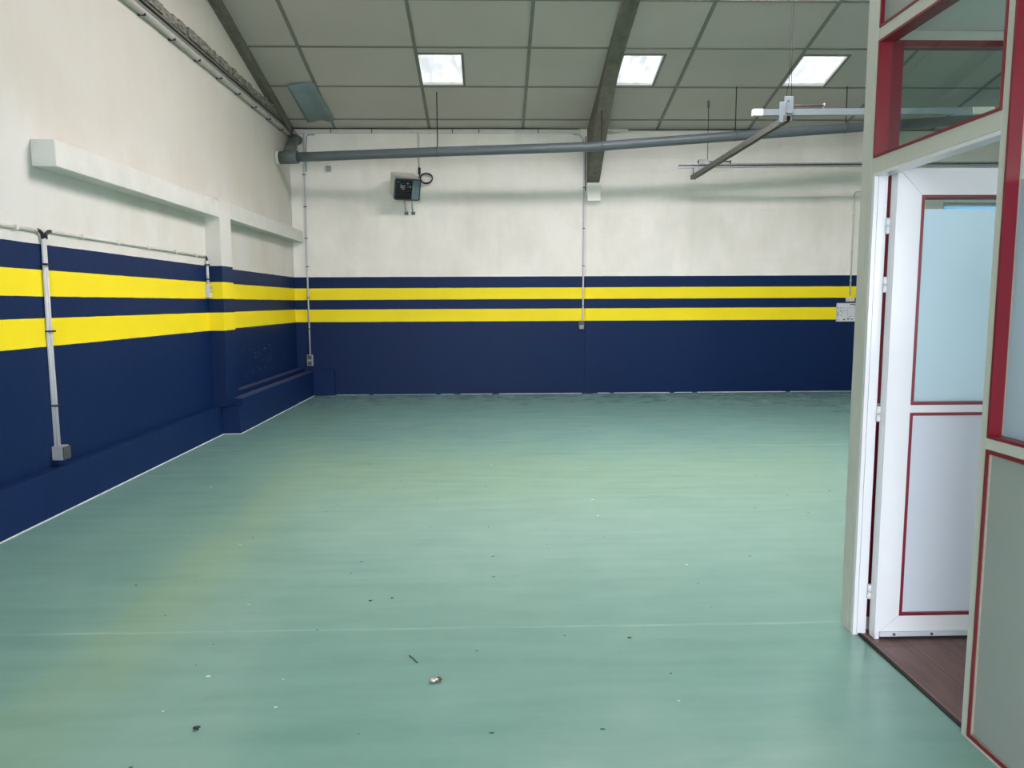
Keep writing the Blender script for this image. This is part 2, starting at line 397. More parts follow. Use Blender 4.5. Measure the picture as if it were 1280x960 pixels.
# ledges, pillar, plinth on the gable wall
tag(MB().box(XL, -3.04, 8.44, 8.79, .328, 2.68, .004).build('trim_4', 'wall_left'), 'short pillar with the paint stripes, between the two ledges', 'pillar', 'structure')
tag(MB().box(XL, -3.04, 5.35, 8.44, 2.465, 2.65, .006).build('trim_5', 'white_dimmed'), 'long white ledge on the gable wall with open near end', 'ledge', 'structure')
tag(MB().box(XL, -3.04, 8.79, YB, 2.485, 2.665, .006).build('trim_6', 'white_dimmed'), 'shorter white ledge between the pillar and the far corner', 'ledge', 'structure')
p1 = tag(MB().box(XL, -3.132, YF, 8.5, 0, .328, .004).build('baseboard_left', 'navy'), 'low navy plinth along the gable wall', 'plinth', 'structure')
b = MB().box(XL, -2.935, 8.5, YB, 0, .316, .003).box(-3.06, -2.937, 8.62, YB, .316, .402, .004).box(XL, -3.1, 8.79, YB, .316, .45, .004)
tag(b.build('baseboard_corner', 'navy'), 'wider stepped navy plinth with grooved top beyond the pillar', 'plinth', 'structure')
for o in (p1,): pass
b = MB().box(-3.058, -2.94, 8.64, YB - .08, .402, .405).box(XL + .003, -3.103, 8.8, YB - .01, .45, .453)
tag(b.build('trim_7', 'navytop'), 'dusty top edges of the stepped plinth', 'plinth top', 'structure')
tag(MB().box(-2.935, -2.6, YB - .075, YB, 0, .418, .004).build('trim_8', 'navy'), 'small navy corner block against the far wall', 'corner block', 'structure')
b = MB().box(-3.132, -3.122, YF, 8.5, .0, .006).box(-2.935, -2.925, 8.5, YB - .08, 0, .006).box(-3.132, -2.925, 8.488, 8.5, 0, .006)
rng = random.Random(3); x = -2.58
while x < 6.6:
    l = rng.uniform(.2, 1.6); g = rng.uniform(.0, .12)
    b.box(x, x + l, YB - .012, YB, 0, rng.uniform(.002, .006)); x += l + g
tag(b.build('trim_9', 'raw'), 'thin unpainted white line where walls meet the floor', 'floor joint', 'structure')

# crumbling string course along the gable wall
b = MB(); rng = random.Random(11); y = YR
while y < YB - .05:
    l = rng.uniform(.05, .16); y2 = min(y + l, YB - .02)
    b.box(XL, XL + rng.uniform(.045, .07), y, y2, 4.278 + rng.uniform(-.004, .006), 4.365 + rng.uniform(-.006, .02)); y = y2
tag(b.build('trim_10', 'rough'), 'rough crumbling mortar course above the conduit on the gable wall', 'mortar course', 'structure')

# ------------------------------------------------------------------ cables and conduits
def clip(parent, x, y, z, w=.03, axis='Y', mat='black'):
    b = MB()
    if axis == 'Y': b.box(x - w / 2, x + w / 2, y - .026, y + .0, z - .006, z + .006)
    elif axis == 'X': b.box(x, x + .045, y - w / 2, y + w / 2, z - .006, z + .006)
    return b.build('clip', mat, parent)

t = thing('wall_conduit', (XL + .03, 8, 4.155), 'thick pale conduit clipped high along the gable wall', 'conduit')
MB().tube([(XL + .035, YR, 4.157), (XL + .035, YB - .2, 4.157), (XL + .05, YB - .07, 4.175), (XL + .12, YB - .04, 4.21)], .034, 14).build('tube', 'conduit_old', t)
y = 5.2
while y < 11.9:
    MB().box(XL, XL + .072, y - .006, y + .006, 4.118, 4.14).build('clip', 'black', t); y += .635
t = thing('wall_trunking', (XL + .02, 8, 4.23), 'flat grey cable trunking between the conduit and the mortar course', 'trunking')
MB().box(XL, XL + .035, YR, YB - .02, 4.205, 4.235).box(XL, XL + .045, YR, YB - .02, 4.245, 4.27).build('channel', 'box_old', t)
MB().tube([(XL + .055, YR, 4.24), (XL + .055, YB - .1, 4.24)], .006, 8).build('cable', 'black', t)

t = thing('wall_trunking', (-.8, YB - .02, 4.2), 'pale trunking along the top of the far wall from corner to beam', 'trunking')
MB().box(XL + .06, -1.2, YB - .03, YB, 4.195, 4.25, .004).box(-1.19, .35, YB - .03, YB, 4.195, 4.25, .004).box(.36, 1.44, YB - .03, YB, 4.195, 4.25, .004).build('channel', 'conduit_w', t)
MB().tube([(XL + .1, YB - .05, 4.262), (-1.5, YB - .045, 4.258), (0, YB - .05, 4.263), (1.4, YB - .05, 4.258)], .007, 8).build('cable', 'black', t)
for x in (-2.55, -1.9, -.62, -.2, .75): MB().box(x, x + .014, YB - .036, YB - .03, 4.19, 4.255).build('joint_cover', 'box_d', t)
t = thing('wall_trunking', (2.0, YB - .02, 4.2), 'short white trunking stub just right of the beam foot', 'trunking')
MB().tube([(1.78, YB - .02, 4.2), (1.95, YB - .02, 4.2), (2.12, YB - .02, 4.235), (2.2, YB - .02, 4.235)], .013, 10).tube([(1.78, YB - .025, 4.23), (2.25, YB - .025, 4.232)], .013, 10).build('tube', 'conduit_w', t)
MB().tube([(2.2, YB - .03, 4.25), (4, YB - .03, 4.256), (6.6, YB - .03, 4.25), (9.8, YB - .03, 4.256)], .009, 8).build('cable', 'black', t)

# far-wall conduit in the corner with double socket
t = thing('socket_conduit', (-2.99, YB - .02, .68), 'slim conduit down the far wall beside the gable corner', 'conduit')
MB().tube([(-2.975, YB - .02, 4.19), (-2.98, YB - .02, 3.6), (-2.99, YB - .02, 2.0), (-2.99, YB - .02, .672)], .013, 10).build('tube', 'conduit', t)
MB().tube([(-2.80, YB - .02, 4.17)] + [(-2.88 - .05 * math.sin(a), YB - .02, 4.12 + .05 * math.cos(a)) for a in (0, .5, 1.0, 1.5)] + [(-2.945, YB - .02, 3.9), (-2.952, YB - .02, 3.6)], .009, 8).build('cable', 'box', t)
for z in (3.55, 3.05, 2.55, 2.1, 1.6, 1.1): clip(t, -2.988, YB - .008, z, .05)
t = thing('socket_box', (-2.99, YB, .49), 'stacked pair of grey sockets under the corner conduit', 'socket')
MB().box(-3.04, -2.945, YB - .05, YB, .49, .672, .006).build('housing', 'box', t)
for z in (.535, .63): MB().box(-3.025, -2.96, YB - .058, YB - .05, z - .032, z + .032, .003).build('socket_face', 'box_d', t)

t = thing('socket_conduit', (1.5, YB - .02, 1.2), 'slim conduit down the far wall along the pilaster', 'conduit')
MB().tube([(1.3, YB - .02, 4.19), (1.42, YB - .02, 4.17), (1.475, YB - .02, 4.1), (1.497, YB - .02, 3.8), (1.495, YB - .02, 3.0), (1.49, YB - .02, 1.3), (1.475, YB - .03, 1.22), (1.465, YB - .03, 1.205)], .014, 10).build('tube', 'conduit', t)
MB().tube([(1.52, YB - .014, 4.15), (1.522, YB - .014, 3.3)], .008, 8).build('cable', 'box_d', t)
for z in (3.35, 2.7, 2.1, 1.45): clip(t, 1.495, YB - .01, z, .04, mat='box_d')
t = thing('socket_box', (1.465, YB, 1.06), 'single grey socket below the conduit beside the pilaster', 'socket')
MB().box(1.418, 1.512, YB - .05, YB, 1.06, 1.205, .006).build('housing', 'box_d', t)
MB().box(1.43, 1.5, YB - .057, YB - .05, 1.072, 1.135, .003).build('socket_face', 'box', t)

t = thing('switch_conduit', (5.93, YB - .02, 1.6), 'thin white conduit bending down to the light switch', 'conduit')
MB().tube([(7.3, YB - .015, 3.29), (6.0, YB - .015, 3.29), (5.945, YB - .015, 3.275), (5.925, YB - .015, 3.23), (5.932, YB - .015, 1.6)], .012, 10).build('tube', 'conduit_w', t)
for z in (2.9, 2.3, 1.85): clip(t, 5.93, YB - .004, z, .034, mat='conduit')
t = thing('light_switch', (5.935, YB, 1.5), 'ivory double light switch just above the notice board', 'light switch')
MB().box(5.865, 6.005, YB - .035, YB, 1.498, 1.566, .005).build('plate', 'ivory', t)
for x in (5.905, 5.965): MB().box(x - .02, x + .02, YB - .043, YB - .035, 1.51, 1.554, .003).build('rocker', 'conduit_w', t)

t = thing('notice_board', (5.98, YB, 1.17), 'white safety plan sheet on a board below the light switch', 'notice')
MB().box(5.718, 6.25, YB - .02, YB, 1.167, 1.474, .003).build('board', 'conduit', t)
MB().box(5.733, 6.235, YB - .023, YB - .02, 1.18, 1.462).build('sheet', 'paper', t)
def marks(name, mat, rects):
    for x0, x1, z0, z1 in rects: MB().box(x0, x1, YB - .0242, YB - .023, z0, z1).build(name, mat, t)
marks('heading_text', 'ink', [(5.93, 6.2, 1.444, 1.456), (6.0, 6.075, 1.418, 1.427)])
marks('blue_print', 'ink_b', [(5.738, 5.748, 1.375, 1.41), (5.738, 5.748, 1.255, 1.33)])
rng = random.Random(5)
marks('printed_text', 'ink', [(x, x + rng.uniform(.02, .05), z, z + .005) for x, z in ((5.80,1.39),(5.83,1.345),(5.79,1.31),(5.77,1.27),(5.83,1.205),(6.02,1.385),(6.03,1.34),(6.13,1.36),(6.15,1.30),(6.15,1.285),(6.15,1.27),(6.15,1.21),(5.92,1.215),(5.98,1.205),(5.93,1.245))] + [(5.90,5.925,1.2,1.225), (5.965,5.985,1.195,1.215), (5.83,5.86,1.19,1.205)])
marks('plan_print', 'ink', [(5.9, 6.12, 1.255, 1.257), (5.9, 5.902, 1.255, 1.40), (6.05, 6.052, 1.22, 1.33), (5.9, 6.0, 1.398, 1.40)])
marks('green_print', 'ink_g', [(5.765, 5.81, 1.335, 1.35), (5.77, 5.79, 1.385, 1.40)])
marks('pink_print', 'ink_r', [(5.738, 5.76, 1.19, 1.205)])

t = tag(MB().box(-2.635, -2.56, YB - .04, YB, 3.605, 3.685, .004).build('wall_sensor', 'box'), 'tiny square grey sensor high on the far wall below the pipe', 'sensor')

# gable-wall conduits near the camera
X = XL + .021
t = thing('socket_conduit', (X, 5.39, .48), 'twin grey conduit dropping down the gable wall to a socket', 'conduit')
for dy in (-.012, .012): MB().tube([(X - .005, 5.40 + dy, 1.975), (X - .005 + dy * .4, 5.385 + dy * .75, 1.2), (X - .005 + dy * .8, 5.385 + dy * .35, .478)], .0112, 12).build('tube', 'conduit', t)
MB().tube([(X, 5.381, 1.97), (X, 5.378, 2.0), (X, 5.36, 2.02), (X, 5.33, 2.026)], .012, 8).build('cable_end', 'black', t)
MB().tube([(X, 5.419, 1.97), (X, 5.424, 2.0), (X, 5.45, 2.024), (X, 5.48, 2.03)], .012, 8).build('cable_end', 'black', t)
for z in (1.79, 1.313, .772): clip(t, XL, 5.392, z, .056, 'X')
t = thing('socket_box', (XL, 5.41, .37), 'grey socket box under the twin conduit on the gable wall', 'socket')
MB().box(XL, XL + .075, 5.335, 5.425, .375, .478, .005).build('housing', 'box', t)
MB().box(XL + .0751, XL + .092, 5.342, 5.418, .38, .472, .004).build('socket_face', 'box_d', t)
t = thing('wall_conduit', (X, 4, 2.02), 'thin white conduit arriving at the twin drop from the near side', 'conduit')
MB().tube([(X - .008, -3.9, 2.022), (X - .008, 5.345, 2.022)], .012, 8).build('tube', 'conduit_w', t)
for y in (3.0, 4.2, 5.1): MB().box(XL, XL + .03, y - .012, y + .012, 2.006, 2.038).build('clip', 'conduit_w', t)
t = thing('wall_conduit', (X, 7, 2.03), 'thin white conduit from the twin drop towards the pillar', 'conduit')
MB().tube([(X - .008, 5.47, 2.03), (X - .008, 8.36, 2.03)], .012, 8).build('tube', 'conduit_w', t)
for y in (5.9, 6.45, 7.0, 7.6, 8.1): MB().box(XL, XL + .03, y - .014, y + .014, 2.013, 2.047).build('clip', 'conduit_w', t)
t = thing('switch_conduit', (X, 8.41, 1.74), 'short conduit dropping beside the pillar to a switch box', 'conduit')
MB().tube([(X, 8.36, 2.03), (X, 8.392, 2.022), (X, 8.404, 1.99)], .012, 8).build('cable_end', 'black', t)
MB().tube([(X, 8.402, 1.985), (X, 8.402, 1.725)], .016, 10).build('tube', 'conduit', t)
for z in (1.94, 1.78): clip(t, XL, 8.402, z, .05, 'X')
t = thing('switch_box', (XL, 8.4, 1.58), 'pale wall switch box on the yellow band beside the pillar', 'switch')
MB().box(XL, XL + .05, 8.355, 8.437, 1.575, 1.72, .005).build('housing', 'conduit', t)
MB().box(XL + .0501, XL + .056, 8.365, 8.427, 1.66, 1.71, .002).build('rocker', 'box', t)
MB().box(XL + .0501, XL + .054, 8.36, 8.432, 1.638, 1.643).build('seam', 'black', t)

# ------------------------------------------------------------------ overhead pipe
t = thing('drain_pipe', (0, 11, 3.7), 'dark grey plastic pipe hung under the ceiling across the hall', 'pipe')
PP = [(-2.87, 11.27, 3.666), (-2.53, 11.22, 3.667), (-.781, 11.04, 3.697), (1.503, 10.95, 3.755), (3.537, 10.87, 3.89), (5.146, 10.86, 4.003), (9.9, 10.86, 4.36)]
PP[-1] = (9.9, 10.86, 4.3)
MB().tube(PP, .069, 20).build('pipe', 'pvc', t)
MB().tube([(-3.14, 11.31, 3.664), (-2.87, 11.272, 3.666), (-2.865, 11.271, 3.666)], [.094, .094, .075], 20).build('tee_branch', 'pvc_dull', t)
MB().tube([(-3.02, 11.30, 3.69), (-3.03, 11.55, 3.88), (-3.055, 11.75, 4.0), (-3.07, 12.0, 4.085), (-3.07, 12.1, 4.085)], [.095, .088, .076, .074, .074], 18).build('branch_elbow', 'pvc_dull', t)
b = MB().tube([(-3.20, 11.318, 3.663), (-3.135, 11.309, 3.664)], .098, 20); b.build('end_collar', 'collar', t, 'rough pale collar at the wall')
for (x, y, z), zt in (((-.781, 11.04, 3.697), None), ((3.537, 10.87, 3.89), None), ((5.146, 10.86, 4.003), None), ((1.545 + .06, 10.948, 3.76), 4.27)):
    zt = zt or roof(y)
    r = MB().tube([(x, y, z + .066), (x, y, zt)], .008, 8).build('hanger_rod', 'wire', t)
    MB().tube([(x - .012, y, z + .001), (x + .012, y, z + .0015)], .0735, 20).build('clamp', 'pvc_dull', t)

# ------------------------------------------------------------------ heater
t = thing('fan_heater', (-1.34, YB, 2.95), 'black-fronted fan heater on a bracket high on the far wall', 'heater')
R = Matrix.Translation((-1.312, 11.735, 3.265)) @ Matrix.Rotation(math.radians(20), 4, 'Z') @ Matrix.Rotation(math.radians(24), 4, 'X')
W2, H2 = .2, .162
MB().box(-W2 - .012, W2 - .02, .012, .30, -H2 + .01, H2 + .025, .02).build('housing', 'heater_w', t, xf=R)
def ring(b, x0, x1, z0, z1, r, wd, y0, y1, n=6):
    def rr(x0, x1, z0, z1, r):
        out = []
        for cx, cz, a0 in ((x1 - r, z1 - r, 0), (x0 + r, z1 - r, 90), (x0 + r, z0 + r, 180), (x1 - r, z0 + r, 270)):
            for i in range(n + 1):
                a = math.radians(a0 + 90 * i / n); out.append((cx + r * math.cos(a), cz + r * math.sin(a)))
        return out
    o = rr(x0, x1, z0, z1, r); i_ = rr(x0 + wd, x1 - wd, z0 + wd, z1 - wd, max(r - wd, .004))
    V = [[b.bm.verts.new((p[0], y, p[1])) for p in ps] for ps, y in ((o, y0), (i_, y0), (i_, y1), (o, y1))]
    m = len(o)
    for a in range(4):
        A, B = V[a], V[(a + 1) % 4]
        for k in range(m): b.bm.faces.new((A[k], A[(k+1) % m], B[(k+1) % m], B[k]))
    bmesh.ops.recalc_face_normals(b.bm, faces=b.bm.faces[:])
b = MB(); ring(b, -W2 - .006, W2 + .006, -H2 - .006, H2 + .006, .034, .02, -.022, .012); b.build('bezel', 'heater_b', t, xf=R)
MB().box(-W2 + .012, W2 - .012, -.004, .011, -H2 + .012, H2 - .012).build('back_plate', 'heater_k', t, xf=R)
for k in range(9):
    z = -H2 + .032 + k * .032
    MB().box(-W2 + .014, .075, -.016, -.006, z - .004, z + .004).build('louver', 'heater_k', t, xf=R)
MB().box(.078, W2 - .014, -.018, -.005, -H2 + .014, H2 - .014, .004).build('control_strip', 'heater_g', t, xf=R)
b = MB()
for k in range(14):
    for q in range(3): b.box(.094 + q * .028, .106 + q * .028, -.0195, -.018, -H2 + .03 + k * .02, -H2 + .036 + k * .02)
b.build('perforation', 'heater_b', t, xf=R)
b = MB()
for x0, x1, z0, z1 in ((-.11, -.10, .02, .09), (-.12, -.04, .055, .063), (-.10, -.055, .03, .04), (-.06, -.05, .0, .06), (-.09, -.05, .0, .008), (-.085, -.075, .005, .05)):
    b.box(x0, x1, -.0185, -.016, z0, z1)
b.build('emblem', 'box', t, xf=R)
b = MB()
for x0, x1, z0, z1 in ((-.012, .01, .085, .112), (.03, .055, .06, .066), (-.0, .06, .042, .047), (.04, .05, .03, .06), (-.16, -.14, .105, .12)):
    MB().box(x0, x1, -.0185, -.016, z0, z1).build('symbol_print', 'box', t, xf=R)
for x in (-1.372, -1.262):
    MB().tube([(x + .005, 11.86, 3.13), (x, 11.97, 2.98), (x, YB - .012, 2.955)], .011, 8).build('bracket_leg', 'steel', t)
    MB().box(x - .03, x + .03, YB - .012, YB, 2.92, 2.97).build('bracket_foot', 'steel_d', t)
MB().box(-1.40, -1.24, 11.98, YB, 3.28, 3.36).build('wall_mount', 'heater_w', t)
t = thing('heater_cable', (-1.13, YB, 3.6), 'black coiled cable hanging from the conduit beside the fan heater', 'cable')
MB().tube([(-1.155, YB - .016, 4.2), (-1.15, YB - .016, 3.64)], .014, 10).build('conduit_tube', 'conduit_w', t, 'pale conduit above the black cable')
MB().tube([(-1.15, YB - .02, 3.66), (-1.15, YB - .022, 3.56)], .02, 10).build('sleeve', 'black', t)
pts = [(-1.15, YB - .022, 3.57), (-1.145, YB - .03, 3.52)]
for k in range(41):
    a = math.radians(170 - k * 18)
    pts.append((-1.04 + (.095 + .006 * math.sin(k * .3)) * math.cos(a), YB - .03 - .0009 * k, 3.5 + .075 * math.sin(a) - .0006 * k))
pts += [(-1.16, YB - .09, 3.5), (-1.19, YB - .14, 3.44)]
MB().tube(pts, .0095, 8).build('flex', 'black', t)

# ------------------------------------------------------------------ suspended rails
def crail(b, p, q, w, h):
    p, q = Vector(p), Vector(q); d = (q - p).normalized(); u = d.cross(Vector((0, 0, 1))).normalized(); v = u.cross(d)
    prof = [(-w/2, 0), (w/2, 0), (w/2, h), (-w/2, h)]
    rings = [[b.bm.verts.new(c + u * x + v * z) for x, z in prof] for c in (p, q)]
    for k in range(4): b.bm.faces.new((rings[0][k], rings[0][(k+1) % 4], rings[1][(k+1) % 4], rings[1][k]))
    b.bm.faces.new(rings[0]); b.bm.faces.new(rings[1][::-1]); bmesh.ops.recalc_face_normals(b.bm, faces=b.bm.faces[:])
t = thing('suspended_rail', (4, 7.8, 3.42), 'pale galvanised rail hung nearest, passing behind the office transom', 'rail')
b = MB(); crail(b, (2.76, 7.8, 3.418), (5.12, 7.8, 3.44), .05, .062); b.build('rail', 'steel_w', t)
b = MB(); crail(b, (2.712, 7.8, 3.416), (2.815, 7.8, 3.416), .056, .068); b.build('end_cap', 'frame', t)
b = MB(); crail(b, (5.02, 7.8, 3.438), (5.25, 7.8, 3.44), .056, .068); b.build('end_cap', 'frame', t)
hb = MB().box(3.03, 3.125, 7.765, 7.773, 3.44, 3.605, .002).build('hanger_plate', 'steel_w', t)
MB().tube([(3.07, 7.76, 3.56), (3.07, 7.764, 3.56)], .009, 8).build('bolt', 'box_d', hb)
MB().box(2.978, 3.045, 7.757, 7.764, 3.345, 3.55, .002).build('hanger_plate', 'steel_w', t)
MB().tube([(3.0, 7.79, 3.515), (3.45, 7.79, 3.52)], .0085, 8).build('threaded_rod', 'wire', t)
MB().tube([(3.448, 7.79, 3.52), (3.456, 7.79, 3.52)], .024, 12).build('washer', 'steel', t)
MB().tube([(3.05, 7.775, 3.6), (3.075, 7.78, 3.74), (3.09, 7.8, roof(7.8))], .0026, 6).build('suspension_wire', 'wire_b', t)
MB().tube([(3.105, 7.775, 3.6), (3.1, 7.78, 3.75), (3.09, 7.8, roof(7.8))], .0026, 6).build('suspension_wire', 'wire_b', t)
t = thing('suspended_rail', (4.5, 11.3, 3.52), 'dull twin-line rail hung in front of the far wall', 'rail')
b = MB(); crail(b, (2.83, 11.31, 3.535), (9.6, 11.31, 3.588), .02, .018); b.build('web', 'box_d', t)
b = MB(); crail(b, (2.825, 11.3, 3.513), (9.6, 11.3, 3.566), .05, .022); crail(b, (2.825, 11.3, 3.553), (9.6, 11.3, 3.606), .05, .02); b.build('rail', 'steel', t)
MB().box(3.12, 3.275, 11.255, 11.265, 3.565, 3.635, .002).build('hanger_plate', 'steel', t)
MB().tube([(3.11, 11.27, 3.6), (3.615, 11.27, 3.603)], .011, 8).build('threaded_rod', 'steel_d', t)
for x in (3.113, 3.6): MB().tube([(x, 11.27, 3.6), (x + .01, 11.27, 3.6)], .026, 12).build('washer', 'steel_d', t)
MB().tube([(3.255, 11.26, 3.62), (3.25, 11.26, roof(11.26))], .0045, 6).build('suspension_wire', 'wire_b', t)
MB().tube([(3.25, 11.26, roof(11.26) - .1), (3.25, 11.26, roof(11.26))], .016, 8).build('ceiling_hook', 'steel_d', t)
t = thing('cross_rail', (3.05, 9.5, 3.4), 'dark steel rail running lengthwise below the two hung rails', 'rail')
b = MB()
b.box(3.02, 3.085, 7.70, 11.33, 3.395, 3.408).box(3.02, 3.033, 7.70, 11.33, 3.345, 3.395).box(3.072, 3.085, 7.70, 11.33, 3.345, 3.395).box(3.033, 3.042, 7.70, 11.33, 3.345, 3.352).box(3.063, 3.072, 7.70, 11.33, 3.345, 3.352)
b.build('channel', 'steel_d', t)
MB().box(3.046, 3.058, 11.294, 11.306, 3.408, 3.513).build('joint_bolt', 'steel_d', t)
MB().box(3.025, 3.08, 7.776, 7.824, 3.408, 3.42).build('joint_bolt', 'steel', t)

# blue-grey sheet lying against the ceiling in the corner
b = MB(); n = 10; rows = []
for j, y in enumerate((10.78, 11.1, 11.45, 11.8)):
    row = []
    for i in range(n + 1):
        u = i / n; x = -2.86 + .01 * j + u * (.375 + .012 * j)
        dz = .012 + .05 * (1 - u) ** 2 + .006 * math.sin(u * 9) + (.03 * math.exp(-((u - .8) * 5) ** 2) if j == 3 else 0)
        row.append([b.bm.verts.new((x, y, roof(y) - dz - k * .004)) for k in (0, 1)])
    rows.append(row)
for r0, r1 in zip(rows, rows[1:]):
    for a in range(n):
        for k in (0, 1):
            f = b.bm.faces.new((r0[a][k], r0[a+1][k], r1[a+1][k], r1[a][k])); f.smooth = True
edge = [rows[0][a] for a in range(n + 1)] + [r[n] for r in rows[1:]] + [rows[-1][a] for a in range(n - 1, -1, -1)] + [r[0] for r in rows[-2:0:-1]]
for a in range(len(edge)):
    p, q = edge[a], edge[(a + 1) % len(edge)]; b.bm.faces.new((p[0], q[0], q[1], p[1]))
bmesh.ops.recalc_face_normals(b.bm, faces=b.bm.faces[:])
tag(b.build('plastic_sheet', 'bluesheet'), 'blue-grey curled sheet patched onto the ceiling near the gable corner', 'sheet')

# ------------------------------------------------------------------ office box
PX0, PX1 = 1.62, 1.68
OH = 2.63
tag(MB().box(1.657, 6.2, YF + .0, 3.15, 0, .006).build('floor_office', 'wood'), 'brown wood-look laminate floor inside the office', 'floor', 'structure')
tag(MB().box(1.643, 1.659, 2.365, 3.137, 0, .008, .002).build('trim_11', 'darkgap'), 'dark threshold strip between green and brown floors', 'threshold', 'structure')
tag(MB().box(PX1, 6.2, YF, 3.19, 2.635, 2.69).build('ceiling_office', 'oceil'), 'light grey flat ceiling of the office', 'ceiling', 'structure')
tag(MB().box(6.2, 6.26, YF, 3.21, 0, 3.1).build('wall_office_right', 'oceil'), 'plain partition closing the far side of the office', 'wall', 'structure')
t = thing('window_2', ((OX0 + OX1) / 2, YF - .1, OZ0), 'office window to the street behind the photographer', 'window', 'structure')
b = MB()
for q in ((OX0, OX0 + .06, OZ0, OZ1), (OX1 - .06, OX1, OZ0, OZ1), (OX0 + .06, OX1 - .06, OZ0, OZ0 + .06), (OX0 + .06, OX1 - .06, OZ1 - .06, OZ1), (3.9, 3.96, OZ0 + .06, OZ1 - .06)): b.box(q[0], q[1], YF - .14, YF - .06, q[2], q[3])
b.build('window_frame', 'frame', t); MB().box(OX0 + .06, OX1 - .06, YF - .105, YF - .095, OZ0 + .06, OZ1 - .06).build('pane', 'glass', t)

side = thing('wall_office_side', (PX0, 2.35, 0), 'pale grey and red glazed office partition beside the open door', 'partition', 'structure')
end = thing('wall_office_end', (2.4, 3.17, 0), 'end partition of the office behind the open door', 'partition', 'structure')
def post(y0, y1, z1=3.2): return MB().box(PX0, PX1, y0, y1, 0, z1, .002).build('post', 'frame', side)
def rail(y0, y1, z0, z1, x1=PX1): return MB().box(PX0, x1, y0, y1, z0, z1, .002).build('rail', 'frame', side)
def redframe(y0, y1, z0, z1, depth, lip=.010, parent=side):
    b = MB(); x0, x1 = PX0 - .003, PX0 + depth
    b.box(x0, x1, y0, y0 + lip, z0, z1).box(x0, x1, y1 - lip, y1, z0, z1).box(x0, x1, y0 + lip, y1 - lip, z0, z0 + lip).box(x0, x1, y0 + lip, y1 - lip, z1 - lip, z1)
    return b.build('red_frame', 'red', parent, 'dark red liner of the opening')
def bead(y0, y1, z0, z1, x):
    b = MB(); l = .0035
    b.box(x - .008, x, y0, y0 + l, z0, z1).box(x - .008, x, y1 - l, y1, z0, z1).box(x - .008, x, y0 + l, y1 - l, z0, z0 + l).box(x - .008, x, y0 + l, y1 - l, z1 - l, z1)
    return b.build('glazing_bead', 'gasket', side)
post(3.153, 3.188); 
cols = [(2.33, 2.365), (1.25, 1.285), (.17, .205), (-.91, -.875), (-1.99, -1.955), (-3.07, -3.035), (YF + .002, YF + .037)]
for c in cols: post(*c)
# door bay
rail(2.365, 3.153, 2.04, 2.102); rail(2.365, 3.153, 2.58, 2.63); rail(2.365, 3.153, 3.15, 3.2)
redframe(2.365, 3.153, 2.102, 2.58, .062); MB().box(PX0 + .05, PX0 + .056, 2.376, 3.142, 2.113, 2.569).build('transom_glass', 'glass', side)
redframe(2.365, 3.153, 2.63, 3.15, .012); MB().box(PX0 + .012, PX0 + .04, 2.375, 3.143, 2.64, 3.14).build('infill_panel', 'infill', side)
jl = MB().box(PX0 + .001, PX0 + .0175, 3.137, 3.153, 0, 2.04).box(PX0 + .0195, PX1 - .001, 3.137, 3.153, 0, 2.04).build('door_liner', 'leaf', side, 'white door lining on the hinge post')
MB().box(PX0 + .0175, PX0 + .0195, 3.14, 3.153, 0, 2.04).build('liner_seam', 'ink', jl)
MB().box(PX0 + .001, PX1 - .001, 2.365, 3.137, 2.026, 2.04).build('door_liner', 'leaf', side)
prev = 2.33
for (c0, c1) in cols[1:]:
    y0, y1 = c1, prev
    rail(y0, y1, 0, .016); rail(y0, y1, 1.015, 1.053); rail(y0, y1, 2.58, 2.63); rail(y0, y1, 3.15, 3.2)
    redframe(y0, y1, .016, 1.015, .012, .012); MB().box(PX0 + .010, PX0 + .04, y0 + .014, y1 - .014, .03, 1.0).build('infill_panel', 'infill', side)
    bead(y0 + .012, y1 - .012, .028, 1.003, PX0 + .0095)
    redframe(y0, y1, 1.053, 2.58, .04, .010); bead(y0 + .001, y1 - .001, 1.055, 2.578, PX0 + .05)
    MB().box(PX0 + .05, PX0 + .056, y0 + .002, y1 - .002, 1.056, 1.88).build('frosted_pane', 'frost', side)
    MB().box(PX0 + .05, PX0 + .056, y0 + .002, y1 - .002, 1.88, 2.577).build('clear_pane', 'glass', side)
    redframe(y0, y1, 2.63, 3.15, .012); MB().box(PX0 + .012, PX0 + .04, y0 + .01, y1 - .01, 2.64, 3.14).build('infill_panel', 'infill', side)
    prev = c0
# end partition
EY0, EY1 = 3.19, 3.25
b = MB()
ex = [1.68, 3.2, 4.7, 6.2]
for x in ex[1:-1]: MB().box(x, x + .05, EY0, EY1, 0, 3.2).build('post', 'frame', end)
MB().box(1.62, 1.66, 3.1885, EY1, 0, 3.2).build('post', 'frame', end)
for z0, z1 in ((0, .06), (1.0, 1.05), (2.594, 2.634), (3.15, 3.2)):
    MB().box(1.66, 6.2, EY0 + .002, EY1 - .002, z0, z1).build('rail', 'frame', end)
for i in range(3):
    x0, x1 = (1.66 if i == 0 else ex[i] + .05), ex[i + 1]
    lw = .085 if i == 0 else .03
    b = MB().box(x0, x0 + lw, EY0 - .004, EY1 - .01, 1.05, 2.594).box(x1 - .03, x1, EY0 - .004, EY1 - .01, 1.05, 2.594).box(x0 + lw, x1 - .03, EY0 - .004, EY1 - .01, 2.57, 2.594).box(x0 + lw, x1 - .03, EY0 - .004, EY1 - .01, 1.05, 1.075)
    b.build('red_frame', 'red', end, 'dark red liner of the end window')
    MB().box(x0 + lw, x1 - .03, EY0 + .02, EY0 + .026, 1.075, 2.57).build('clear_pane', 'glass', end)
    MB().box(x0, x1, EY0 + .012, EY1 - .012, .06, 1.0).build('infill_panel', 'infill', end)
    MB().box(x0, x1, EY0 + .012, EY1 - .012, 2.634, 3.15).build('infill_panel', 'infill', end)
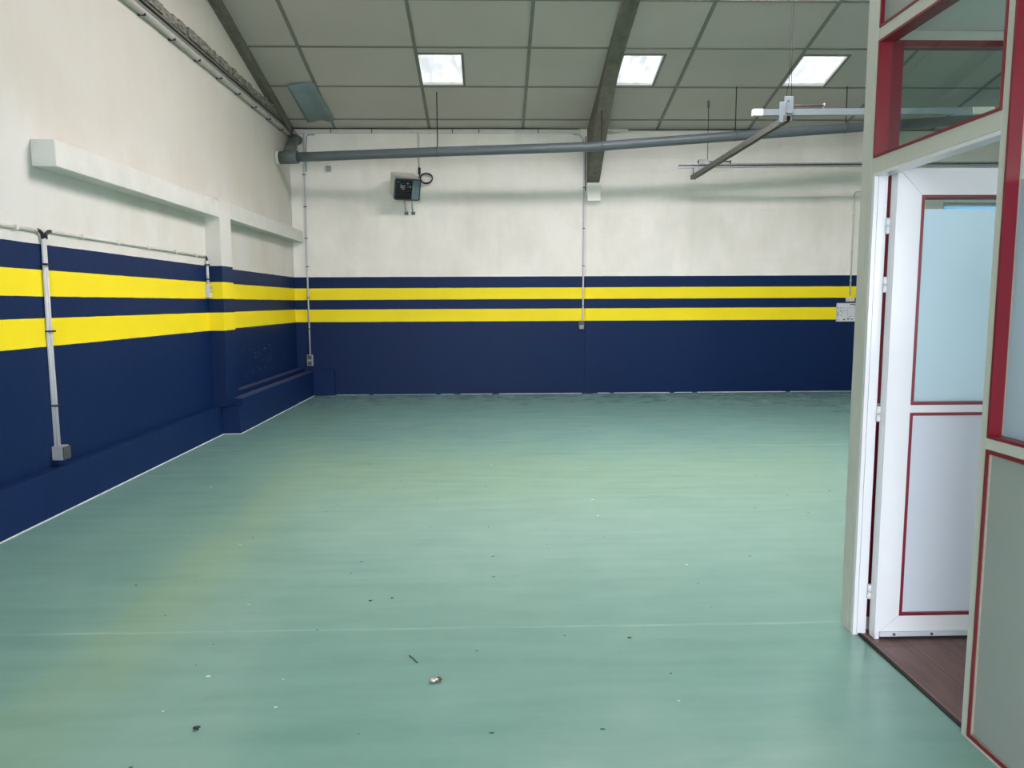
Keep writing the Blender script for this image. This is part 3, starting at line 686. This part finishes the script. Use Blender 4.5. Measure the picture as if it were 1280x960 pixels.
MB().box(1.66, 1.745, 3.189, 3.24, .06, 1.0).build('red_frame', 'red', end, 'dark red liner by the hinge post')

# open door leaf
d = thing('door_1', (1.69, 3.1, 0), 'white glazed door with red beading standing open into the office', 'door', 'structure')
LX0, LX1, LY0, LY1, LZ0, LZ1 = 1.69, 2.43, 3.08, 3.13, .022, 2.05
IX0, IX1 = LX0 + .105, LX1 - .105
# mitred profiles: stiles and rails meet on the diagonal, leaving a hairline joint
MB().prism([(LX0, LZ0), (LX0, LZ1), (IX0, 1.94), (IX0, .112)], 'Y', LY0, LY1).build('stile', 'leaf', d)
MB().prism([(LX1, LZ0), (LX1, LZ1), (IX1, 1.94), (IX1, .112)], 'Y', LY0, LY1).build('stile', 'leaf', d)
MB().prism([(LX0 + .0016, LZ1), (LX1 - .0016, LZ1), (IX1 - .0016, 1.94), (IX0 + .0016, 1.94)], 'Y', LY0, LY1).build('top_rail', 'leaf', d)
MB().prism([(LX0 + .0016, LZ0), (LX1 - .0016, LZ0), (IX1 - .0016, .112), (IX0 + .0016, .112)], 'Y', LY0, LY1).build('bottom_rail', 'leaf', d)
MB().box(IX0, IX1, LY0, LY1, 1.022, 1.056, .002).build('lock_rail', 'leaf', d)
def lf(z0, z1, w):
    b = MB(); y0 = LY0 - .002
    b.box(IX0, IX0 + w, y0, LY1 + .002, z0, z1).box(IX1 - w, IX1, y0, LY1 + .002, z0, z1).box(IX0 + w, IX1 - w, y0, LY1 + .002, z0, z0 + w).box(IX0 + w, IX1 - w, y0, LY1 + .002, z1 - w, z1)
    return b.build('red_bead', 'red', d, 'dark red glazing bead')
lf(1.056, 1.94, .0125); lf(.112, 1.022, .0125)
MB().box(IX0 + .0125, IX1 - .0125, 3.102, 3.108, 1.885, 1.9275).build('clear_strip', 'glass', d)
MB().box(IX0 + .0125, IX1 - .0125, 3.102, 3.108, 1.0685, 1.885).build('frosted_pane', 'frost', d)
MB().box(IX0 + .0125, IX1 - .0125, 3.092, 3.118, .1245, 1.0095).build('infill_panel', 'infill_w', d)
s = MB().box(LX0 + .02, LX1 - .01, LY0 - .008, LY0, .018, .04, .002).build('brush_holder', 'conduit', d)
for x in (1.773, 1.943, 2.2): MB().tube([(x, LY0 - .012, .029), (x, LY0 - .008, .029)], .006, 10).build('screw', 'box_d', s)
MB().box(LX0 + .02, LX1 - .01, LY0 - .006, LY0 + .002, .0065, .018).build('brush_seal', 'black', d)
MB().box(LX0, LX0 + .018, LY0 - .004, LY1 - .004, .007, .022).build('brush_end_cap', 'leaf', d)
for z in (.207, 1.012, 1.572, 1.819):
    h = MB().tube([(1.683, 3.128, z - .001), (1.683, 3.128, z + .032)], .0085, 10).build('hinge', 'leaf', d)
    MB().tube([(1.683, 3.128, z - .034), (1.683, 3.128, z - .003)], .0085, 10).build('hinge_knuckle', 'leaf', h)

# ------------------------------------------------------------------ bits on the floor
def lump(name, c, r, flat, mat, lab, cat, seed, parent=None):
    rng = random.Random(seed); bm = bmesh.new(); bmesh.ops.create_icosphere(bm, subdivisions=2, radius=r)
    for v in bm.verts:
        k = rng.uniform(.6, 1.25); v.co = Vector((v.co.x * k * 1.2, v.co.y * k * .8, v.co.z * k * flat))
    mz = min(v.co.z for v in bm.verts)
    for v in bm.verts: v.co = v.co + Vector((c[0], c[1], -mz + .0002))
    b = MB(); b.bm.free(); b.bm = bm
    o = b.build(name, mat, parent)
    return tag(o, lab, cat) if lab else o
f = lump('metal_scrap', (-.243, 2.785), .017, .5, 'foil', 'crumpled shiny scrap of foil on the green floor', 'scrap', 4)
lump('rusty_core', (-.226, 2.79), .012, .7, 'rust', None, None, 6, f)
lump('grit_lump', (-1.062, 2.485), .011, .5, 'dark', 'small black lump lying alone on the near floor', 'grit', 8)
tag(MB().tube([(-.366, 3.006, .0022), (-.345, 2.975, .0024), (-.325, 2.94, .0022)], .002, 6).build('twig', 'dark'), 'thin dark sliver on the floor near the foil scrap', 'sliver')
lump('grit_lump', (-.524, 3.628), .008, .3, 'dark', 'dark chip on the floor just beyond the pale slab joint, the upright of two', 'grit', 9)
lump('grit_lump', (-.63, 3.60), .008, .3, 'dark', 'dark chip on the floor beyond the slab joint, the outer of two', 'grit', 10)
lump('grit_lump', (.606, 3.14), .008, .3, 'dark', 'dark chip on the floor near the joint, towards the office door', 'grit', 12)

# ------------------------------------------------------------------ light and camera
wd = bpy.data.worlds.new('overcast_sky'); S.world = wd; wd.use_nodes = True
bg = wd.node_tree.nodes['Background']; bg.inputs[0].default_value = (.88, .915, 1.0, 1); bg.inputs[1].default_value = 7.4
def portal(name, c, rot, sx, sy):
    l = bpy.data.lights.new(name, 'AREA'); l.shape = 'RECTANGLE'; l.size = sx; l.size_y = sy; l.cycles.is_portal = True
    o = bpy.data.objects.new(name, l); o.location = c; o.rotation_euler = rot; COL.objects.link(o)
portal('portal_door', ((DX0 + DX1) / 2, YF - .21, DZ / 2), (math.radians(-90), 0, math.radians(180)), DX1 - DX0, DZ)
portal('portal_office', ((OX0 + OX1) / 2, YF - .21, (OZ0 + OZ1) / 2), (math.radians(-90), 0, math.radians(180)), OX1 - OX0, OZ1 - OZ0)
portal('portal_far', ((WX0 + WX1) / 2, YB + .21, (WZ0 + WZ1) / 2), (math.radians(-90), 0, 0), WX1 - WX0, WZ1 - WZ0)

cam = bpy.data.cameras.new('camera'); co = bpy.data.objects.new('camera', cam); COL.objects.link(co); S.camera = co
cam.sensor_width = 36; cam.lens = 917.14 / 1280 * 36; cam.clip_start = .02
Rv = Vector((.99963121, -.02677313, -.00454407)); Uv = Vector((.00745303, .10957619, .99395046)); Fv = Vector((.02611324, .99361776, -.10973532))
co.matrix_world = Matrix(((Rv.x, Uv.x, -Fv.x, 0), (Rv.y, Uv.y, -Fv.y, 0), (Rv.z, Uv.z, -Fv.z, 1.5), (0, 0, 0, 1)))
vs = S.view_settings; vs.view_transform = 'Standard'; vs.look = 'None'; vs.gamma = 1; vs.exposure = 1.12; vs.use_curve_mapping = False
S.cycles.max_bounces = 14; S.cycles.diffuse_bounces = 8; S.cycles.transparent_max_bounces = 16
